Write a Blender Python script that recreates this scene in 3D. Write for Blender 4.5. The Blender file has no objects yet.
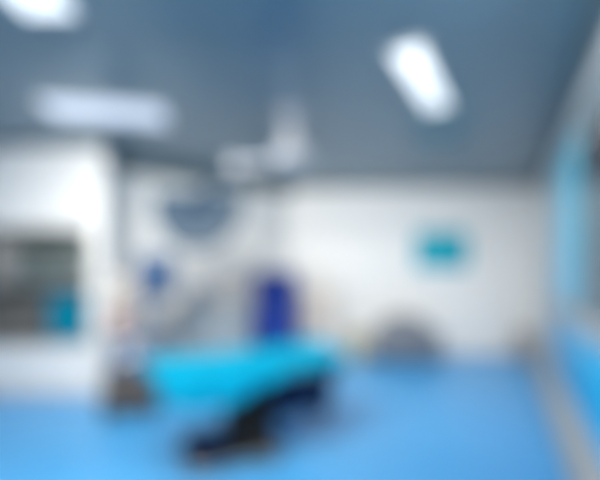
import bpy, bmesh, math, random
from mathutils import Vector, Matrix

random.seed(7)
scene = bpy.context.scene
COL = scene.collection
PI = math.pi
EYE, CEIL = 1.4, 2.8
FILL_LAMPS = [(-0.9, 1.45, 1.6, 0.7, 66, (0, 0, 0), 180),
         (-1.5, 1.0, 2.6, 0.5, 50, (-0.7, 6.1, 1.25), 76),
         (0.5, 1.1, 1.0, 0.5, 28, (2.4, 6.5, 1.05), 80)]

# ------------------------------------------------------------------ materials
def srgb(r, g, b):
    def f(c):
        c /= 255.0
        return c / 12.92 if c <= 0.04045 else ((c + 0.055) / 1.055) ** 2.4
    return (f(r), f(g), f(b), 1.0)

def mat(name, color, rough=0.5, metal=0.0, emit=0.0, noise=0.0, nscale=8.0, coat=0.0, bump=0.0, spec=0.5):
    m = bpy.data.materials.new(name)
    m.use_nodes = True
    nt = m.node_tree
    b = nt.nodes['Principled BSDF']
    b.inputs['Base Color'].default_value = color
    b.inputs['Roughness'].default_value = rough
    b.inputs['Metallic'].default_value = metal
    b.inputs['Specular IOR Level'].default_value = spec
    if coat:
        b.inputs['Coat Weight'].default_value = coat
        b.inputs['Coat Roughness'].default_value = 0.08
    if emit:
        b.inputs['Emission Color'].default_value = color
        b.inputs['Emission Strength'].default_value = emit
    if noise or bump:
        tc = nt.nodes.new('ShaderNodeTexCoord')
        n = nt.nodes.new('ShaderNodeTexNoise')
        n.inputs['Scale'].default_value = nscale
        n.inputs['Detail'].default_value = 4
        nt.links.new(tc.outputs['Object'], n.inputs['Vector'])
        if noise:
            mr = nt.nodes.new('ShaderNodeMapRange')
            mr.inputs['To Min'].default_value = 1 - noise
            mr.inputs['To Max'].default_value = 1 + noise
            nt.links.new(n.outputs['Fac'], mr.inputs['Value'])
            mx = nt.nodes.new('ShaderNodeMix')
            mx.data_type = 'RGBA'
            mx.blend_type = 'MULTIPLY'
            mx.inputs[0].default_value = 1
            mx.inputs[6].default_value = color
            cc = nt.nodes.new('ShaderNodeCombineColor')
            for k in range(3):
                nt.links.new(mr.outputs[0], cc.inputs[k])
            nt.links.new(cc.outputs[0], mx.inputs[7])
            nt.links.new(mx.outputs[2], b.inputs['Base Color'])
        if bump:
            bp = nt.nodes.new('ShaderNodeBump')
            bp.inputs['Strength'].default_value = bump
            bp.inputs['Distance'].default_value = 0.01
            nt.links.new(n.outputs['Fac'], bp.inputs['Height'])
            nt.links.new(bp.outputs[0], b.inputs['Normal'])
    return m

def seam_mat(name, color, seam, pitch_x, pitch_y, width, rough, metal=0.0, axes=('X', 'Z'), spec=0.5):
    """Panelled sheet surface: thin joints every pitch along two object axes."""
    m = mat(name, color, rough, metal, spec=spec)
    nt = m.node_tree
    b = nt.nodes['Principled BSDF']
    tc = nt.nodes.new('ShaderNodeTexCoord')
    sp = nt.nodes.new('ShaderNodeSeparateXYZ')
    nt.links.new(tc.outputs['Object'], sp.inputs[0])
    outs = []
    for ax, p in zip(axes, (pitch_x, pitch_y)):
        d = nt.nodes.new('ShaderNodeMath'); d.operation = 'DIVIDE'; d.inputs[1].default_value = p
        nt.links.new(sp.outputs[ax], d.inputs[0])
        f = nt.nodes.new('ShaderNodeMath'); f.operation = 'FRACT'
        nt.links.new(d.outputs[0], f.inputs[0])
        l = nt.nodes.new('ShaderNodeMath'); l.operation = 'LESS_THAN'; l.inputs[1].default_value = width / p
        nt.links.new(f.outputs[0], l.inputs[0])
        outs.append(l)
    mxm = nt.nodes.new('ShaderNodeMath'); mxm.operation = 'MAXIMUM'
    nt.links.new(outs[0].outputs[0], mxm.inputs[0]); nt.links.new(outs[1].outputs[0], mxm.inputs[1])
    mx = nt.nodes.new('ShaderNodeMix'); mx.data_type = 'RGBA'
    mx.inputs[6].default_value = color
    mx.inputs[7].default_value = seam
    nt.links.new(mxm.outputs[0], mx.inputs[0])
    nt.links.new(mx.outputs[2], b.inputs['Base Color'])
    return m

M = {}
M['wall'] = seam_mat('white_steel_wall', (0.80, 0.80, 0.79, 1), (0.62, 0.63, 0.63, 1), 1.2, 9.0, 0.008, 0.4)
M['ceil'] = seam_mat('grey_blue_ceiling_panel', (0.165, 0.245, 0.295, 1), (0.115, 0.17, 0.205, 1), 0.6, 1.2, 0.008, 0.30, 0.35, ('X', 'Y'))
M['floor'] = mat('blue_vinyl', (0.10, 0.49, 0.96, 1), 0.36, noise=0.05, nscale=3.0)
M['trim'] = mat('grey_aluminium_trim', (0.55, 0.55, 0.53, 1), 0.45, 0.2)
M['cornice'] = mat('dark_slate_trim', (0.10, 0.15, 0.17, 1), 0.45, 0.2)
M['light'] = mat('lit_diffuser', (1.0, 0.98, 0.95, 1), 0.5, emit=0.70)
M['lightdim'] = mat('lit_diffuser_dim', (0.95, 0.95, 1.0, 1), 0.5, emit=0.32)
M['white'] = mat('white_enamel', (0.78, 0.78, 0.77, 1), 0.35, noise=0.02)
M['steel'] = mat('brushed_steel', (0.50, 0.53, 0.55, 1), 0.4, 0.4, noise=0.05, nscale=30)
M['greysteel'] = mat('grey_steel', (0.36, 0.40, 0.43, 1), 0.4, 0.2, noise=0.04, nscale=20)
M['chrome'] = mat('polished_chrome', (0.48, 0.47, 0.44, 1), 0.25, 0.85)
M['black'] = mat('black_rubber', (0.012, 0.013, 0.015, 1), 0.6, bump=0.1)
M['darknavy'] = mat('dark_navy_vinyl', (0.003, 0.014, 0.055, 1), 0.55, spec=0.2, noise=0.08)
M['navy'] = mat('navy_enamel', (0.006, 0.032, 0.23, 1), 0.55, spec=0.15, noise=0.04)
M['navytrim'] = mat('navy_trim', (0.012, 0.04, 0.20, 1), 0.5, spec=0.2)
M['cloth'] = mat('cyan_drape_cloth', (0.0, 0.33, 0.52, 1), 0.85, spec=0.1, noise=0.06, nscale=14, bump=0.15)
M['lamp'] = mat('slate_blue_enamel', (0.008, 0.034, 0.066, 1), 0.5, spec=0.3, noise=0.04)
M['lens'] = mat('smoky_lens', (0.005, 0.024, 0.05, 1), 0.5, spec=0.2)
M['arm'] = mat('pale_arm_enamel', (0.34, 0.36, 0.40, 1), 0.45)
M['screenblue'] = mat('slate_screen', (0.018, 0.055, 0.13, 1), 0.5, spec=0.2)
M['bezel'] = mat('blue_grey_plastic', (0.03, 0.06, 0.115, 1), 0.5, spec=0.3)
M['brown'] = mat('dark_taupe_plastic', (0.075, 0.065, 0.06, 1), 0.5, noise=0.05)
M['palegrey'] = mat('pale_warm_grey', (0.30, 0.285, 0.27, 1), 0.5, noise=0.03)
M['rose'] = mat('dull_rose_plastic', (0.45, 0.26, 0.27, 1), 0.45)
M['slate'] = mat('slate_blue_plastic', (0.09, 0.17, 0.30, 1), 0.45)
M['teal'] = mat('teal_screen', (0.008, 0.42, 0.54, 1), 0.5, spec=0.2)
M['tealdeep'] = mat('deep_teal_glyph', (0.004, 0.37, 0.49, 1), 0.5, spec=0.2)
M['glassup'] = mat('sky_blue_glass', (0.20, 0.76, 0.98, 1), 0.3, spec=0.15)
M['glasslow'] = mat('bright_blue_glass', (0.02, 0.55, 0.92, 1), 0.3, spec=0.15)
M['glassgrey'] = mat('grey_glass', (0.15, 0.21, 0.24, 1), 0.3, spec=0.2)
M['darkbrown'] = mat('dark_brown_grey_metal', (0.055, 0.045, 0.05, 1), 0.5)
M['cabin'] = mat('dark_grey_green_steel', (0.13, 0.155, 0.15, 1), 0.45, 0.1)
M['linen'] = mat('teal_linen', (0.0, 0.20, 0.31, 1), 0.9, spec=0.1, noise=0.08, nscale=20, bump=0.2)
M['boxdark'] = mat('grey_green_box', (0.085, 0.11, 0.105, 1), 0.5, noise=0.05)
M['boxbrown'] = mat('brown_grey_box', (0.12, 0.11, 0.10, 1), 0.6, noise=0.06)
M['cream'] = mat('cream_enamel', (0.62, 0.56, 0.51, 1), 0.45, noise=0.03)
M['yellow'] = mat('dull_yellow_plastic', (0.52, 0.45, 0.27, 1), 0.5)
M['mid'] = mat('mid_grey_enamel', (0.155, 0.175, 0.21, 1), 0.4, noise=0.05)
M['midtop'] = mat('mid_grey_steel_top', (0.24, 0.25, 0.28, 1), 0.35, 0.3)
M['taupe'] = mat('taupe_plastic', (0.36, 0.345, 0.34, 1), 0.5)

# ------------------------------------------------------------------ mesh tools
class MB:
    def __init__(self):
        self.bm = bmesh.new()
    def box(self, c, s, bev=0.0, rot=None, seg=2):
        t = bmesh.new()
        bmesh.ops.create_cube(t, size=1.0)
        bmesh.ops.scale(t, vec=Vector(s), verts=t.verts)
        if bev:
            bmesh.ops.bevel(t, geom=list(t.edges), offset=min(bev, min(s) * 0.45), segments=seg, profile=0.5, affect='EDGES')
        mx = Matrix.Translation(Vector(c))
        if rot is not None:
            mx = mx @ rot
        t.transform(mx)
        self._merge(t)
        return self
    def _merge(self, t):
        me = bpy.data.meshes.new('tmp')
        t.to_mesh(me); t.free()
        self.bm.from_mesh(me)
        bpy.data.meshes.remove(me)
    def cyl(self, p0, p1, r0, r1=None, seg=24):
        r1 = r0 if r1 is None else r1
        p0, p1 = Vector(p0), Vector(p1)
        d = p1 - p0
        t = bmesh.new()
        bmesh.ops.create_cone(t, cap_ends=True, segments=seg, radius1=r0, radius2=r1, depth=d.length)
        q = d.to_track_quat('Z', 'Y').to_matrix().to_4x4()
        t.transform(Matrix.Translation((p0 + p1) / 2) @ q)
        self._merge(t)
        return self
    def lathe(self, prof, c=(0, 0, 0), seg=32, mx=None):
        """prof: (radius, height) pairs from bottom to top, closed at both ends."""
        t = bmesh.new()
        rings = []
        for r, z in prof:
            rings.append([t.verts.new((r * math.cos(2 * PI * k / seg), r * math.sin(2 * PI * k / seg), z)) for k in range(seg)])
        for a, b in zip(rings, rings[1:]):
            for k in range(seg):
                t.faces.new((a[k], a[(k + 1) % seg], b[(k + 1) % seg], b[k]))
        t.faces.new(list(reversed(rings[0]))); t.faces.new(rings[-1])
        t.transform(Matrix.Translation(Vector(c)) @ (mx if mx is not None else Matrix()))
        self._merge(t)
        return self
    def tube(self, pts, r, seg=12):
        pts = [Vector(p) for p in pts]
        t = bmesh.new()
        rings = []
        for i, p in enumerate(pts):
            d = (pts[min(i + 1, len(pts) - 1)] - pts[max(i - 1, 0)]).normalized()
            a = d.cross(Vector((0, 0, 1)))
            if a.length < 1e-3:
                a = Vector((1, 0, 0))
            a.normalize(); b = d.cross(a)
            rings.append([t.verts.new(p + r * (math.cos(2 * PI * k / seg) * a + math.sin(2 * PI * k / seg) * b)) for k in range(seg)])
        for x, y in zip(rings, rings[1:]):
            for k in range(seg):
                t.faces.new((x[k], x[(k + 1) % seg], y[(k + 1) % seg], y[k]))
        t.faces.new(rings[0]); t.faces.new(list(reversed(rings[-1])))
        bmesh.ops.recalc_face_normals(t, faces=t.faces)
        self._merge(t)
        return self
    def prism(self, outline, depth, mx=None, bev=0.0):
        """outline in local XY extruded along local +Z by depth."""
        t = bmesh.new()
        f = t.faces.new([t.verts.new((x, y, 0)) for x, y in outline])
        r = bmesh.ops.extrude_face_region(t, geom=[f])
        bmesh.ops.translate(t, vec=(0, 0, depth), verts=[v for v in r['geom'] if isinstance(v, bmesh.types.BMVert)])
        bmesh.ops.recalc_face_normals(t, faces=t.faces)
        if bev:
            bmesh.ops.bevel(t, geom=[e for e in t.edges if abs(e.verts[0].co.z - e.verts[1].co.z) < 1e-6], offset=bev, segments=2, affect='EDGES')
        if mx is not None:
            t.transform(mx)
        self._merge(t)
        return self
    def build(self, name, material, parent=None, smooth=True):
        me = bpy.data.meshes.new(name)
        self.bm.to_mesh(me); self.bm.free()
        me.materials.append(material)
        o = bpy.data.objects.new(name, me)
        COL.objects.link(o)
        if smooth:
            for p in me.polygons:
                p.use_smooth = True
            try:
                me.set_sharp_from_angle(angle=math.radians(38))
            except Exception:
                pass
        if parent is not None:
            o.parent = parent
        return o

def tag(o, label, cat, group=None):
    o['label'] = label; o['category'] = cat
    if group:
        o['group'] = group
    return o

def thing(name, label, cat, loc=(0, 0, 0), rz=0.0, group=None):
    o = bpy.data.objects.new(name, None)
    o.empty_display_size = 0.1
    COL.objects.link(o)
    o.location = loc; o.rotation_euler = (0, 0, rz)
    return tag(o, label, cat, group)

def structure(o):
    o['kind'] = 'structure'
    return o

def copy_tree(o, parent=None):
    c = o.copy(); COL.objects.link(c)
    if parent is not None:
        c.parent = parent
    for ch in list(o.children):
        copy_tree(ch, c)
    return c

def casters(root, xs, ys, r=0.04, h=0.09):
    for x in xs:
        for y in ys:
            m = MB()
            m.cyl((x - 0.018, y, r), (x + 0.018, y, r), r, seg=20)
            w = m.build('caster', M['black'], root)
            f = MB()
            f.box((x, y, r + 0.03), (0.05, 0.03, 0.03), 0.006)
            f.cyl((x, y, r + 0.03), (x, y, h), 0.012, seg=10)
            f.build('fork', M['steel'], w)

# ------------------------------------------------------------------ room shell
PA, PB, PC, PD = (-4.0, -2.2), (-4.0, 4.4), (-2.15, 4.4), (-2.30, 5.05)
PE, PF, PG, PH = (-0.17, 6.70), (3.79, 6.40), (1.30, 1.50), (1.30, -2.2)
T = 0.12

def wall_frame(p, q):
    p, q = Vector(p), Vector(q)
    d = q - p
    return Matrix.Translation((p.x, p.y, 0)) @ Matrix.Rotation(math.atan2(d.y, d.x), 4, 'Z'), d.length

def wall(name, p, q, holes=()):
    mx, L = wall_frame(p, q)
    m = MB()
    def seg(x0, x1, z0, z1):
        if x1 - x0 > 1e-4 and z1 - z0 > 1e-4:
            m.box(((x0 + x1) / 2, T / 2, (z0 + z1) / 2), (x1 - x0, T, z1 - z0))
    x = 0.0
    for (a, b, z0, z1) in holes:
        seg(x, a, 0, CEIL); seg(a, b, 0, z0); seg(a, b, z1, CEIL)
        x = b
    seg(x, L, 0, CEIL)
    o = m.build(name, M['wall'], smooth=False)
    o.matrix_world = mx
    return structure(o)

# built-in shelf recess in the near left wall, window in the right wall
RX0, RX1, RZ0, RZ1 = 0.50, 1.69, 0.585, 1.86         # along PB->PC (x = -4 + RX)
WU0, WU1, WZ0, WZ1 = 2.32, 5.20, 0.36, 2.45           # along PF->PG

wall('wall_left', PA, PB)
wall('wall_left_front', PB, PC, [(RX0, RX1, RZ0, RZ1)])
wall('wall_left_return', PC, PD)
wall('wall_back_left', PD, PE)
wall('wall_back', PE, PF)
wall('wall_right', PF, PG, [(WU0, WU1, WZ0, WZ1)])
wall('wall_right_near', PG, PH)

outline = [PA, PB, PC, PD, PE, PF, PG, PH]
fl = MB().prism([(x, y) for x, y in [(-4.15, -2.35), (-4.15, 6.9), (4.0, 6.9), (4.0, -2.35)]], -0.1).build('floor', M['floor'], smooth=False)
structure(fl)
ce = MB().prism([(x, y) for x, y in [(-4.15, -2.35), (-4.15, 6.9), (4.0, 6.9), (4.0, -2.35)]], 0.1, Matrix.Translation((0, 0, CEIL))).build('ceiling', M['ceil'], smooth=False)
structure(ce)

def strip(name, p, q, z0, z1, d, material, x0=0.0, x1=None):
    mx, L = wall_frame(p, q)
    x1 = L if x1 is None else x1
    m = MB().box(((x0 + x1) / 2, -d / 2 + 0.001, (z0 + z1) / 2), (x1 - x0, d, z1 - z0), 0.004)
    o = m.build(name, material)
    o.matrix_world = mx
    return structure(o)

sides = [('left_front', PB, PC), ('left_return', PC, PD), ('back_left', PD, PE), ('back', PE, PF)]
for s, p, q in sides:
    strip('baseboard_' + s, p, q, 0.0, 0.07, 0.015, M['trim'])
strip('trim_ceiling_left_front', PB, PC, CEIL - 0.05, CEIL, 0.03, M['cornice'])
strip('baseboard_right', PF, PG, 0.0, 0.16, 0.10, M['trim'])
for s, p, q in sides[2:]:
    strip('trim_ceiling_' + s, p, q, CEIL - (0.16 if s == 'back_left' else 0.05), CEIL, 0.03, M['cornice'])
strip('trim_ceiling_left_return', PC, PD, CEIL - 0.16, CEIL, 0.03, M['cornice'])
strip('trim_ceiling_right', PF, PG, CEIL - 0.16, CEIL, 0.05, M['cornice'])

# window_1: blue glazed screen in the right wall
mxr, _ = wall_frame(PF, PG)
def rwall(m, name, material, parent=None):
    o = m.build(name, material, parent)
    if parent is None:
        o.matrix_world = mxr
    return o
m = MB()
fw = 0.035
def fbox(m, u0, u1, z0, z1, d0=-0.015, d1=0.09):
    m.box(((u0 + u1) / 2, (d0 + d1) / 2, (z0 + z1) / 2), (u1 - u0, d1 - d0, z1 - z0), 0.004)
fbox(m, WU0, WU0 + fw, WZ0, WZ1); fbox(m, WU1 - fw, WU1, WZ0, WZ1)
fbox(m, WU0, WU1, WZ0, WZ0 + fw); fbox(m, WU0, WU1, WZ1 - fw, WZ1)
fbox(m, WU0, WU1, 0.98, 1.12)
win = structure(rwall(m, 'window_1', M['trim']))
m = MB(); fbox(m, 4.12, 4.34, 1.12, WZ1 - fw, -0.02, 0.09)
o = m.build('mullion', M['glassgrey'], win)
o['label'] = 'dark grey upright post between the upper panes'
m = MB(); fbox(m, WU0 + fw, 4.12, 1.12, WZ1 - fw, 0.0, 0.015)
m.build('pane', M['glassup'], win)['label'] = 'pale sky blue upper pane'
m = MB(); fbox(m, 4.34, WU1 - fw, 1.12, WZ1 - fw, 0.0, 0.015)
m.build('pane', M['glassgrey'], win)['label'] = 'dark grey upper pane'
m = MB(); fbox(m, WU0 + fw, WU1 - fw, WZ0 + fw, 0.98, 0.0, 0.015)
m.build('pane', M['glasslow'], win)['label'] = 'bright blue lower pane'
m = MB(); fbox(m, 4.45, WU1, 1.95, 2.13, -0.05, 0.02)
o = m.build('header_box', M['darkbrown'], win)
o['label'] = 'dark brown-grey box across the near upper pane'

# ------------------------------------------------------------------ ceiling lights
def ceiling_light(label, cx, cy, L, W, rz, material):
    t = thing('ceiling_light', label, 'ceiling light', (cx, cy, CEIL), rz, 'recessed ceiling light panels')
    f = MB()
    b = 0.03
    for (x, y, sx, sy) in ((0, W / 2 + b / 2, L + 2 * b, b), (0, -W / 2 - b / 2, L + 2 * b, b), (L / 2 + b / 2, 0, b, W), (-L / 2 - b / 2, 0, b, W)):
        f.box((x, y, -0.008), (sx, sy, 0.016), 0.003)
    f.build('frame', M['greysteel'], t)
    d = MB().box((0, 0, -0.006), (L, W, 0.012), 0.003)
    d.build('diffuser', material, t)
    return t
ceiling_light('bright white strip light panel on the ceiling in front of the teal wall panel', 0.93, 2.98, 1.06, 0.185, math.atan2(1.084, 0.626), M['light'])
ceiling_light('pale dim light panel on the ceiling above the recessed shelves', -1.70, 3.53, 0.98, 0.42, math.atan2(0.18, 0.96), M['lightdim'])
ceiling_light('bright white light panel in the top left corner of the photo', -1.35, 1.80, 0.76, 0.28, math.radians(90), M['light'])
# added fill lamps under the ceiling, out of frame, brighten walls and floor
for (x, y, sx, sy, e, aim, spread) in FILL_LAMPS:
    la = bpy.data.lights.new('fill_lamp', 'AREA')
    la.shape = 'RECTANGLE'; la.size = sx; la.size_y = sy; la.energy = e; la.color = (1.0, 0.955, 0.88)
    lo = bpy.data.objects.new('fill_lamp', la); COL.objects.link(lo)
    lo.location = (x, y, CEIL - 0.06)
    la.spread = math.radians(spread)
    if spread < 180:
        lo.rotation_euler = (Vector(aim) - lo.location).to_track_quat('-Z', 'Y').to_euler()

# ------------------------------------------------------------------ operating table and drape
TA = math.atan2(0.75, 1.40)
TC = (-0.37, 3.043, 0)
tb = thing('operating_table', 'dark navy operating table with chrome base under the cyan drape', 'operating table', TC, TA)
# base: chrome plate on the floor, navy housing at the head end, black bellows column
m = MB().box((-0.17, 0, 0.055), (0.68, 0.40, 0.05), 0.02, seg=3)
m.box((0.06, 0, 0.055), (0.16, 0.52, 0.045), 0.018, seg=3)
base = m.build('base', M['chrome'], tb)
m = MB().box((-0.36, -0.02, 0.135), (0.28, 0.34, 0.13), 0.03, seg=3)
m.build('base_cover', M['darknavy'], tb)['label'] = 'dark navy cover on the base'
for (x, y) in ((-0.44, -0.15), (-0.44, 0.15), (0.06, -0.22), (0.06, 0.22)):
    w = MB().cyl((x, y - 0.015, 0.035), (x, y + 0.015, 0.035), 0.035, seg=20).build('caster', M['black'], tb)
    MB().cyl((x, y - 0.018, 0.035), (x, y + 0.018, 0.035), 0.012, seg=12).build('hub', M['chrome'], w)
prof = []
z = 0.10
for k in range(9):
    prof += [(0.20, z), (0.235, z + 0.022)]
    z += 0.045
prof.append((0.20, z))
m = MB().lathe(prof, (-0.02, 0, 0), seg=4, mx=Matrix.Rotation(PI / 4, 4, 'Z'))
m.build('column', M['black'], tb)
m = MB().box((-0.02, 0, 0.545), (0.52, 0.36, 0.07), 0.02)
m.box((0.0, 0.2, 0.60), (1.3, 0.03, 0.05), 0.008); m.box((0.0, -0.2, 0.60), (1.3, 0.03, 0.05), 0.008)
m.build('tilt_frame', M['darknavy'], tb)
for (x0, x1) in ((-0.68, -0.40), (-0.39, 0.20), (0.21, 0.68)):
    MB().box(((x0 + x1) / 2, 0, 0.675), (x1 - x0, 0.52, 0.09), 0.025, seg=3).build('cushion', M['darknavy'], tb)
for s in (-1, 1):
    r = MB().box((0.0, s * 0.272, 0.645), (1.1, 0.012, 0.03), 0.003)
    for x in (-0.6, -0.1, 0.4):
        r.box((x, s * 0.260, 0.645), (0.03, 0.03, 0.02), 0.003)
    r.build('side_rail', M['chrome'], tb)
# leg section hanging under the foot end
m = MB().box((0.54, 0, 0.44), (0.10, 0.46, 0.34), 0.03, seg=3, rot=Matrix.Rotation(math.radians(14), 4, 'Y'))
lp = m.build('leg_plate', M['darknavy'], tb)
m = MB().box((0.33, 0, 0.43), (0.32, 0.38, 0.24), 0.03, seg=3)
m.build('motor_housing', M['darknavy'], tb)
def drape():
    bm = bmesh.new()
    nx, ny = 110, 64
    hx, hy, top = 0.70, 0.285, 0.748
    dl, dr, df = 0.07, 0.06, 0.16
    grid = []
    for i in range(nx + 1):
        row = []
        sx = -hx - dl + (2 * hx + dl + dr) * i / nx
        tt = min(1, max(0, (sx + hx) / (2 * hx)))
        dn = 0.06 + 0.19 * math.exp(-((tt - 0.22) / 0.28) ** 2)
        for j in range(ny + 1):
            sy = -hy - dn + (2 * hy + dn + df) * j / ny
            ox = max(0, abs(sx) - hx); oy = max(0, abs(sy) - hy)
            cx = max(-hx, min(hx, sx)); cy = max(-hy, min(hy, sy))
            over = math.hypot(ox, oy)
            w = 0.012 * math.sin(17 * sx + 3 * sy) + 0.006 * math.sin(31 * sx - 5 * sy)
            fl = 0.012 + over * 0.10 + (min(1, over / 0.1)) * 0.016 * (math.sin(21 * sx) + 0.6 * math.sin(38 * sx + 1.0) if oy >= ox else math.sin(24 * sy))
            fl = max(fl, 0.008)
            px, py = cx, cy
            if ox > 0: px += math.copysign(fl * (ox / over), sx)
            if oy > 0: py += math.copysign(fl * (oy / over), sy)
            # a rounded pad under the drape lifts the foot end a little
            rise = 0.065 * math.exp(-((cx - 0.56) / 0.16) ** 2) * math.exp(-(cy / 0.22) ** 2)
            edge = min(hx - abs(cx), hy - abs(cy))
            soft = -0.012 * math.exp(-max(0, edge) / 0.02)
            pz = top + 0.006 + rise + soft + 0.004 * math.sin(9 * sx + 4 * sy) - over * 0.985
            row.append(bm.verts.new((px, py, pz)))
        grid.append(row)
    for i in range(nx):
        for j in range(ny):
            bm.faces.new((grid[i][j], grid[i + 1][j], grid[i + 1][j + 1], grid[i][j + 1]))
    me = bpy.data.meshes.new('surgical_drape')
    bm.to_mesh(me); bm.free()
    me.materials.append(M['cloth'])
    for p in me.polygons: p.use_smooth = True
    o = bpy.data.objects.new('surgical_drape', me)
    COL.objects.link(o)
    s = o.modifiers.new('thick', 'SOLIDIFY'); s.thickness = 0.004; s.offset = 1
    o.location = TC; o.rotation_euler = (0, 0, TA)
    tag(o, 'bright cyan surgical drape spread over the operating table', 'drape')
drape()

# ------------------------------------------------------------------ surgical light
HUB = Vector((-0.09, 3.6, 0))
sl = thing('surgical_light', 'ceiling hung surgical light with dark slate blue half-round head', 'surgical light', (HUB.x, HUB.y, CEIL))
m = MB().lathe([(0.10, -0.05), (0.14, -0.03), (0.14, 0.0)], seg=32)
m.build('ceiling_plate', M['arm'], sl)
m = MB().lathe([(0.05, -0.48), (0.17, -0.46), (0.19, -0.42), (0.15, -0.34), (0.085, -0.24), (0.055, -0.12), (0.05, -0.03)], seg=36)
m.build('hub_cover', M['arm'], sl)
# local coordinates: head centre relative to hub
hc = Vector((-0.93 - HUB.x, 0.0, 1.92 - CEIL))
m = MB().tube([(0, 0, -0.45), (-0.25, 0, -0.445), (-0.48, 0, -0.45)], 0.038, 16)
m.lathe([(0.05, -0.53), (0.06, -0.52), (0.06, -0.40), (0.05, -0.39)], (-0.50, 0, 0), seg=20)
m.build('arm', M['arm'], sl)
m = MB().tube([(-0.50, 0, -0.50), (-0.60, 0, -0.58), (-0.72, 0.01, -0.66), (hc.x, 0.02, -0.70)], 0.03, 14)
m.tube([(hc.x, 0.02, -0.70), (hc.x, 0.06, -0.78), (hc.x, 0.07, hc.z + 0.04)], 0.022, 12)
m.build('spring_arm', M['lamp'], sl)
# half-round head: flat along the top, round below, its face tipped down towards the table
ol = []
Rh, Hh = 0.41, 0.50
for k in range(41):
    a = PI + PI * k / 40
    ol.append((Rh * math.copysign(abs(math.cos(a)) ** 0.8, math.cos(a)), 0.205 + Hh * math.sin(a) * 1.08))
hm = Matrix.Translation(hc) @ Matrix.Rotation(math.radians(76), 4, 'X')
m = MB().prism(ol, -0.09, hm, 0.02)
hd = m.build('lamp_head', M['lamp'], sl)
# lenses on the face (local +z of hm)
for (x, y, r) in ((-0.20, 0.08, 0.062), (-0.065, 0.08, 0.062), (0.065, 0.08, 0.062), (0.20, 0.08, 0.062), (-0.14, -0.05, 0.062), (0.14, -0.05, 0.062), (-0.06, -0.155, 0.05), (0.06, -0.155, 0.05)):
    t = MB().lathe([(r, -0.004), (r, 0.004), (r * 0.8, 0.010), (r * 0.3, 0.013)], seg=24, mx=hm @ Matrix.Translation((x, y, 0)))
    t.build('lens', M['lens'], hd)
t = MB().lathe([(0.025, 0.0), (0.022, 0.02), (0.016, 0.03), (0.016, 0.10), (0.02, 0.12), (0.012, 0.13)], seg=20, mx=hm @ Matrix.Translation((0, -0.05, 0)))
t.build('handle', M['bezel'], hd)

# ------------------------------------------------------------------ anaesthesia machine
am = thing('anaesthesia_machine', 'anaesthesia machine with slate monitor and dark wheeled base left of the operating table', 'anaesthesia machine', (-1.66, 3.97, 0), math.radians(14))
m = MB().box((0, 0, 0.15), (0.52, 0.52, 0.12), 0.03, seg=3)
m.box((0, 0.01, 0.33), (0.46, 0.46, 0.26), 0.02)
m.build('base', M['brown'], am)['label'] = 'dark taupe base'
casters(am, (-0.2, 0.2), (-0.2, 0.2), 0.045, 0.1)
m = MB().box((0, 0.04, 0.63), (0.42, 0.40, 0.34), 0.02)
m.build('body', M['palegrey'], am)
for z in (0.545, 0.70):
    d = MB().box((0, -0.165, z), (0.36, 0.03, 0.12), 0.008).build('drawer', M['slate'], am)
    MB().tube([(-0.08, -0.182, z + 0.02), (-0.07, -0.20, z + 0.02), (0.07, -0.20, z + 0.02), (0.08, -0.182, z + 0.02)], 0.006, 8).build('handle', M['chrome'], d)
m = MB().box((0, -0.02, 0.82), (0.50, 0.52, 0.04), 0.012)
m.build('worktop', M['palegrey'], am)
m = MB().box((-0.05, 0.12, 1.10), (0.36, 0.18, 0.52), 0.02)
m.build('upper_housing', M['palegrey'], am)
fm = MB().box((-0.10, 0.02, 1.08), (0.20, 0.02, 0.26), 0.006).build('flowmeter_panel', M['palegrey'], am)
for i, x in enumerate((-0.16, -0.10, -0.04)):
    MB().cyl((x, 0.02, 1.05), (x, -0.0, 1.05), 0.011, seg=12).build('flow_tube', M['slate'], fm)
    MB().cyl((x, 0.012, 0.98), (x, -0.03, 0.98), 0.02, 0.017, seg=16).build('knob', M['rose'], fm)
vp = MB().box((-0.12, -0.06, 0.90), (0.11, 0.12, 0.12), 0.015)
vp.cyl((-0.12, -0.06, 0.96), (-0.12, -0.06, 1.0), 0.045, seg=20)
vp.build('vaporiser', M['rose'], am)['label'] = 'dull rose vaporiser'
m = MB().lathe([(0.055, 0.84), (0.06, 0.85)] + [(0.05 if k % 2 else 0.06, 0.86 + 0.018 * k) for k in range(9)] + [(0.06, 1.03), (0.03, 1.05)], (0.13, -0.1, 0), seg=24)
m.build('bellows', M['slate'], am)
m = MB()
for dx in (0, 0.05):
    pts = [(0.17 + dx * 0.3, -0.2, 0.80)] + [(0.20 + dx + 0.12 * math.sin(a), -0.24 - dx * 0.5, 0.62 + 0.16 * math.cos(a)) for a in [PI * k / 10 for k in range(11)]] + [(0.14, -0.22, 0.50)]
    m.tube(pts, 0.014, 10)
m.build('breathing_hose', M['slate'], am)
m = MB().tube([(0.12, 0.08, 1.05), (0.20, 0.02, 1.12), (0.24, -0.08, 1.25)], 0.018, 10)
m.build('monitor_arm', M['palegrey'], am)
rz = Matrix.Rotation(math.radians(-6), 4, 'Z')
mo = MB().box((0.24, -0.13, 1.34), (0.37, 0.06, 0.43), 0.02, rot=rz).build('monitor', M['bezel'], am)
sc_ = MB().box((0.236, -0.163, 1.35), (0.33, 0.006, 0.35), 0.002, rot=rz).build('screen', M['screenblue'], mo)
for q in range(4):
    MB().cyl((0.14 + 0.05 * q, -0.152, 1.145), (0.14 + 0.05 * q, -0.166, 1.14), 0.009, seg=10).build('button', M['palegrey'], mo)

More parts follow.
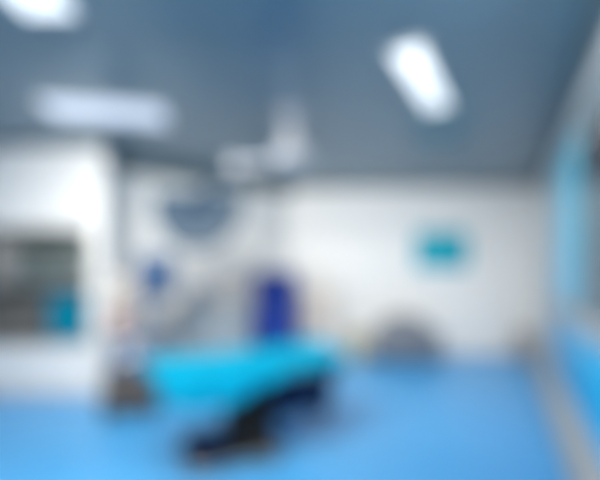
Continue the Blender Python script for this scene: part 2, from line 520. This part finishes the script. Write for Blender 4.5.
# ------------------------------------------------------------------ pale instrument cabinet by the back-left wall
WA = math.atan2(PE[1] - PD[1], PE[0] - PD[0])
ic = thing('instrument_cart', 'pale grey steel drawer cart behind the operating table', 'cart', (-1.16, 5.22, 0), WA * 0.55)
m = MB().box((0, 0, 0.52), (0.86, 0.46, 0.82), 0.012)
m.build('body', M['greysteel'], ic)
m = MB().box((0, 0, 0.945), (0.92, 0.50, 0.03), 0.008)
m.tube([(-0.44, 0.22, 0.96), (-0.44, 0.22, 1.0), (0.44, 0.22, 1.0), (0.44, 0.22, 0.96)], 0.008, 8)
m.build('worktop', M['steel'], ic)
for x in (-0.21, 0.21):
    for z in (0.24, 0.47, 0.66, 0.83):
        h = 0.25 if z < 0.3 else 0.19 if z < 0.7 else 0.13
        d = MB().box((x, -0.235, z), (0.40, 0.02, h), 0.005).build('drawer', M['greysteel'], ic)
        MB().tube([(x - 0.06, -0.245, z), (x - 0.055, -0.265, z), (x + 0.055, -0.265, z), (x + 0.06, -0.245, z)], 0.006, 8).build('handle', M['chrome'], d)
casters(ic, (-0.36, 0.36), (-0.17, 0.17), 0.05, 0.115)
# device on the cart
dv = thing('patient_monitor', 'small slate blue monitor standing on the pale grey drawer cart', 'monitor', (-1.28, 5.12, 0.962), WA * 0.4)
MB().box((0, 0, 0.01), (0.18, 0.14, 0.02), 0.006).build('base', M['palegrey'], dv)
hs = MB().box((0, 0.01, 0.13), (0.30, 0.12, 0.22), 0.02).build('housing', M['palegrey'], dv)
MB().box((0, -0.051, 0.135), (0.25, 0.008, 0.17), 0.003).build('screen', M['slate'], dv)
MB().tube([(-0.10, 0.01, 0.235), (-0.09, 0.01, 0.27), (0.09, 0.01, 0.27), (0.10, 0.01, 0.235)], 0.008, 8).build('handle', M['palegrey'], hs)

# ------------------------------------------------------------------ navy cabinet
nc = thing('equipment_cabinet', 'tall navy blue wheeled equipment cabinet behind the foot of the operating table', 'cabinet', (-0.35, 5.65, 0), math.radians(4))
MB().box((0, 0.02, 0.73), (0.58, 0.46, 1.24), 0.02).build('body', M['navy'], nc)
MB().box((0, 0.01, 1.36), (0.60, 0.50, 0.03), 0.01).build('top', M['navytrim'], nc)
for s in (-1, 1):
    d = MB().box((s * 0.143, -0.22, 0.53), (0.272, 0.02, 0.80), 0.006).build('door', M['navy'], nc)
    MB().tube([(s * 0.03, -0.23, 0.60), (s * 0.03, -0.255, 0.61), (s * 0.03, -0.255, 0.75), (s * 0.03, -0.23, 0.76)], 0.006, 8).build('handle', M['navytrim'], d)
for z in (1.03, 1.22):
    d = MB().box((0, -0.22, z), (0.55, 0.02, 0.17), 0.006).build('drawer', M['navy'], nc)
    MB().tube([(-0.10, -0.23, z), (-0.09, -0.255, z), (0.09, -0.255, z), (0.10, -0.23, z)], 0.006, 8).build('handle', M['navytrim'], d)
casters(nc, (-0.23, 0.23), (-0.17, 0.19), 0.045, 0.115)

# ------------------------------------------------------------------ cream cabinet, yellow bin
cc_ = thing('supply_cabinet', 'cream supply cabinet against the back wall beside the navy cabinet', 'cabinet', (0.34, 6.36, 0), math.radians(-4))
MB().box((0, 0, 0.56), (0.50, 0.40, 1.00), 0.012).build('body', M['cream'], cc_)
MB().box((0, 0, 0.03), (0.46, 0.36, 0.06), 0.006).build('plinth', M['taupe'], cc_)
for s in (-1, 1):
    d = MB().box((s * 0.122, -0.208, 0.57), (0.235, 0.016, 0.94), 0.005).build('door', M['cream'], cc_)
    MB().cyl((s * 0.025, -0.212, 0.60), (s * 0.025, -0.235, 0.60), 0.011, seg=12).build('knob', M['steel'], d)

yb = thing('pedal_bin', 'dull yellow pedal bin between the cream cabinet and the low grey cabinet', 'bin', (0.86, 6.05, 0))
MB().lathe([(0.095, 0.0), (0.10, 0.01), (0.115, 0.40), (0.118, 0.41)], seg=28).build('body', M['yellow'], yb)
MB().lathe([(0.122, 0.412), (0.124, 0.43), (0.10, 0.465), (0.05, 0.48)], seg=28).build('lid', M['yellow'], yb)
MB().box((0, -0.13, 0.025), (0.07, 0.07, 0.012), 0.004).build('pedal', M['black'], yb)

# ------------------------------------------------------------------ low grey cabinet with suction unit on it
lg = thing('low_cabinet', 'low mid grey wheeled cabinet standing below the teal wall panel', 'cabinet', (1.60, 6.12, 0), math.radians(-4))
MB().box((0, 0, 0.27), (0.98, 0.40, 0.36), 0.012).build('body', M['mid'], lg)
MB().box((0, 0, 0.462), (1.02, 0.44, 0.025), 0.006).build('worktop', M['midtop'], lg)
for s in (-1, 0, 1):
    d = MB().box((s * 0.322, -0.205, 0.27), (0.31, 0.016, 0.33), 0.005).build('door', M['mid'], lg)
    MB().tube([(s * 0.322 - 0.05, -0.21, 0.38), (s * 0.322 - 0.045, -0.23, 0.38), (s * 0.322 + 0.045, -0.23, 0.38), (s * 0.322 + 0.05, -0.21, 0.38)], 0.005, 8).build('handle', M['steel'], d)
casters(lg, (-0.42, 0.42), (-0.14, 0.14), 0.04, 0.095)
su = thing('suction_unit', 'rounded grey suction unit on top of the low grey cabinet', 'suction unit', (1.58, 6.12, 0.4745), math.radians(-4))
ol = [(-0.38, 0.0)] + [(-0.38 + 0.76 * k / 20, 0.10 + 0.15 * math.sin(PI * k / 20) ** 0.7) for k in range(21)] + [(0.38, 0.0)]
MB().prism(ol, 0.26, Matrix.Translation((0, 0.13, 0)) @ Matrix.Rotation(PI / 2, 4, 'X'), 0.008).build('housing', M['midtop'], su)
MB().cyl((-0.10, -0.125, 0.12), (-0.10, -0.145, 0.12), 0.05, seg=24).build('gauge', M['palegrey'], su)
MB().cyl((0.08, -0.125, 0.11), (0.08, -0.155, 0.11), 0.025, seg=20).build('knob', M['black'], su)

tbn = thing('waste_bin', 'small taupe bin on the floor in the far right corner', 'bin', (3.42, 6.12, 0))
MB().lathe([(0.10, 0.0), (0.105, 0.01), (0.12, 0.42), (0.124, 0.43)], seg=28).build('body', M['taupe'], tbn)
MB().lathe([(0.128, 0.432), (0.13, 0.45), (0.09, 0.485), (0.04, 0.495)], seg=28).build('lid', M['taupe'], tbn)
MB().box((0, -0.13, 0.025), (0.07, 0.07, 0.012), 0.004).build('pedal', M['black'], tbn)

# ------------------------------------------------------------------ teal wall panel
mxb, LB = wall_frame(PE, PF)
wp = thing('wall_panel', 'teal rectangular panel mounted on the white back wall', 'wall panel')
wp.matrix_world = mxb @ Matrix.Translation((2.47, 0, 1.72))
MB().box((0, -0.02, 0), (0.84, 0.04, 0.62), 0.01).build('frame', M['teal'], wp)
MB().box((0, -0.044, 0), (0.78, 0.008, 0.56), 0.002).build('screen', M['tealdeep'], wp)

# ------------------------------------------------------------------ built-in shelf in the near left wall
bx0, bx1 = PB[0] + RX0, PB[0] + RX1
sh = thing('recessed_shelf', 'dark grey-green shelf unit recessed into the near white wall', 'shelf unit', ((bx0 + bx1) / 2, 4.4, RZ0))
SW, SH, SD = bx1 - bx0, RZ1 - RZ0, 0.40
m = MB()
m.box((0, SD, SH / 2), (SW, 0.02, SH)); m.box((-SW / 2 + 0.01, SD / 2, SH / 2), (0.02, SD, SH)); m.box((SW / 2 - 0.01, SD / 2, SH / 2), (0.02, SD, SH))
m.box((0, SD / 2, 0.01), (SW, SD, 0.02)); m.box((0, SD / 2, SH - 0.01), (SW, SD, 0.02))
m.build('shell', M['cabin'], sh, smooth=False)
m = MB()
b = 0.035
m.box((0, -0.006, SH + b / 2 - 0.01), (SW + 2 * b - 0.02, 0.012, b), 0.003); m.box((0, -0.006, -b / 2 + 0.01), (SW + 2 * b - 0.02, 0.012, b), 0.003)
m.box((-SW / 2 - b / 2 + 0.01, -0.006, SH / 2), (b, 0.012, SH), 0.003); m.box((SW / 2 + b / 2 - 0.01, -0.006, SH / 2), (b, 0.012, SH), 0.003)
m.build('frame', M['trim'], sh)
ZS = 0.67
MB().box((0, SD / 2, ZS), (SW - 0.04, SD - 0.04, 0.03), 0.004).build('shelf', M['steel'], sh)['label'] = 'light steel middle shelf'
sx, sy, sz = (bx0 + bx1) / 2, 4.4, RZ0
def case(label, x, y, z, w, d, h, material, name='instrument_case', cat='case', group=None, clasp=True):
    t = thing(name, label, cat, (x, y, z), 0, group)
    MB().box((0, 0, h * 0.40), (w, d, h * 0.80), 0.012).build('body', material, t)
    MB().box((0, 0, h * 0.90), (w + 0.008, d + 0.008, h * 0.20), 0.01).build('lid', material, t)
    if clasp:
        for s in (-1, 1):
            MB().box((s * w * 0.25, -d / 2 - 0.008, h * 0.78), (0.03, 0.014, 0.05), 0.003).build('clasp', M['steel'], t)
    return t
zu = sz + ZS + 0.0155
case('pale grey case at the left end of the upper recessed shelf', sx - 0.41, sy + 0.16, zu, 0.26, 0.24, 0.50, M['palegrey'])
case('grey-green instrument case directly beside the pale grey case on the upper recessed shelf', sx - 0.07, sy + 0.17, zu, 0.36, 0.26, 0.42, M['boxdark'])
case('grey-green instrument case at the right end of the upper recessed shelf', sx + 0.33, sy + 0.17, zu, 0.36, 0.26, 0.43, M['boxdark'])
zl = sz + 0.0205
case('large brown-grey storage box at the left of the lower recessed shelf', sx - 0.37, sy + 0.17, zl, 0.34, 0.26, 0.44, M['boxbrown'], 'storage_box', 'box')
case('smaller brown-grey storage box beside the teal linen', sx - 0.055, sy + 0.18, zl, 0.24, 0.24, 0.40, M['boxbrown'], 'storage_box', 'box')
for k in range(5):
    m = MB().box((0, 0, 0.05), (0.44 - 0.008 * (k % 2), 0.30, 0.098), 0.03, seg=3)
    o = m.build('folded_linen', M['linen'], None)
    o.location = (sx + 0.325, sy + 0.165, zl + 0.10 * k)
    lab = {0: 'bottom folded teal linen of the stack on the lower recessed shelf', 1: 'second folded teal linen from the bottom of the recessed shelf stack', 2: 'middle folded teal linen of the recessed shelf stack', 3: 'folded teal linen directly beneath the topmost one in the shelf stack', 4: 'topmost folded teal linen of the stack on the lower recessed shelf'}[k]
    tag(o, lab, 'linen', 'folded teal linen on the recessed shelf')

# ------------------------------------------------------------------ camera, world, view
cam = bpy.data.cameras.new('camera')
co = bpy.data.objects.new('camera', cam)
COL.objects.link(co)
co.location = (0, 0, EYE); co.rotation_euler = (PI / 2, 0, 0)
cam.sensor_width = 36; cam.lens = 24.0
cam.shift_y = 0.05
cam.clip_start = 0.01
USE_DOF = True
cam.dof.use_dof = USE_DOF            # the photograph is far out of focus: the lens was focused close up
cam.dof.focus_distance = 0.10
cam.dof.aperture_fstop = 2.4
scene.camera = co

w = bpy.data.worlds.new('world')
w.use_nodes = True
w.node_tree.nodes['Background'].inputs[0].default_value = (1.0, 0.95, 0.87, 1)
w.node_tree.nodes['Background'].inputs[1].default_value = 0.9
scene.world = w
scene.cycles.max_bounces = 10
scene.cycles.diffuse_bounces = 6
vs = scene.view_settings
vs.view_transform = 'Standard'; vs.look = 'None'; vs.gamma = 1.0; vs.use_curve_mapping = False
vs.exposure = 0.58
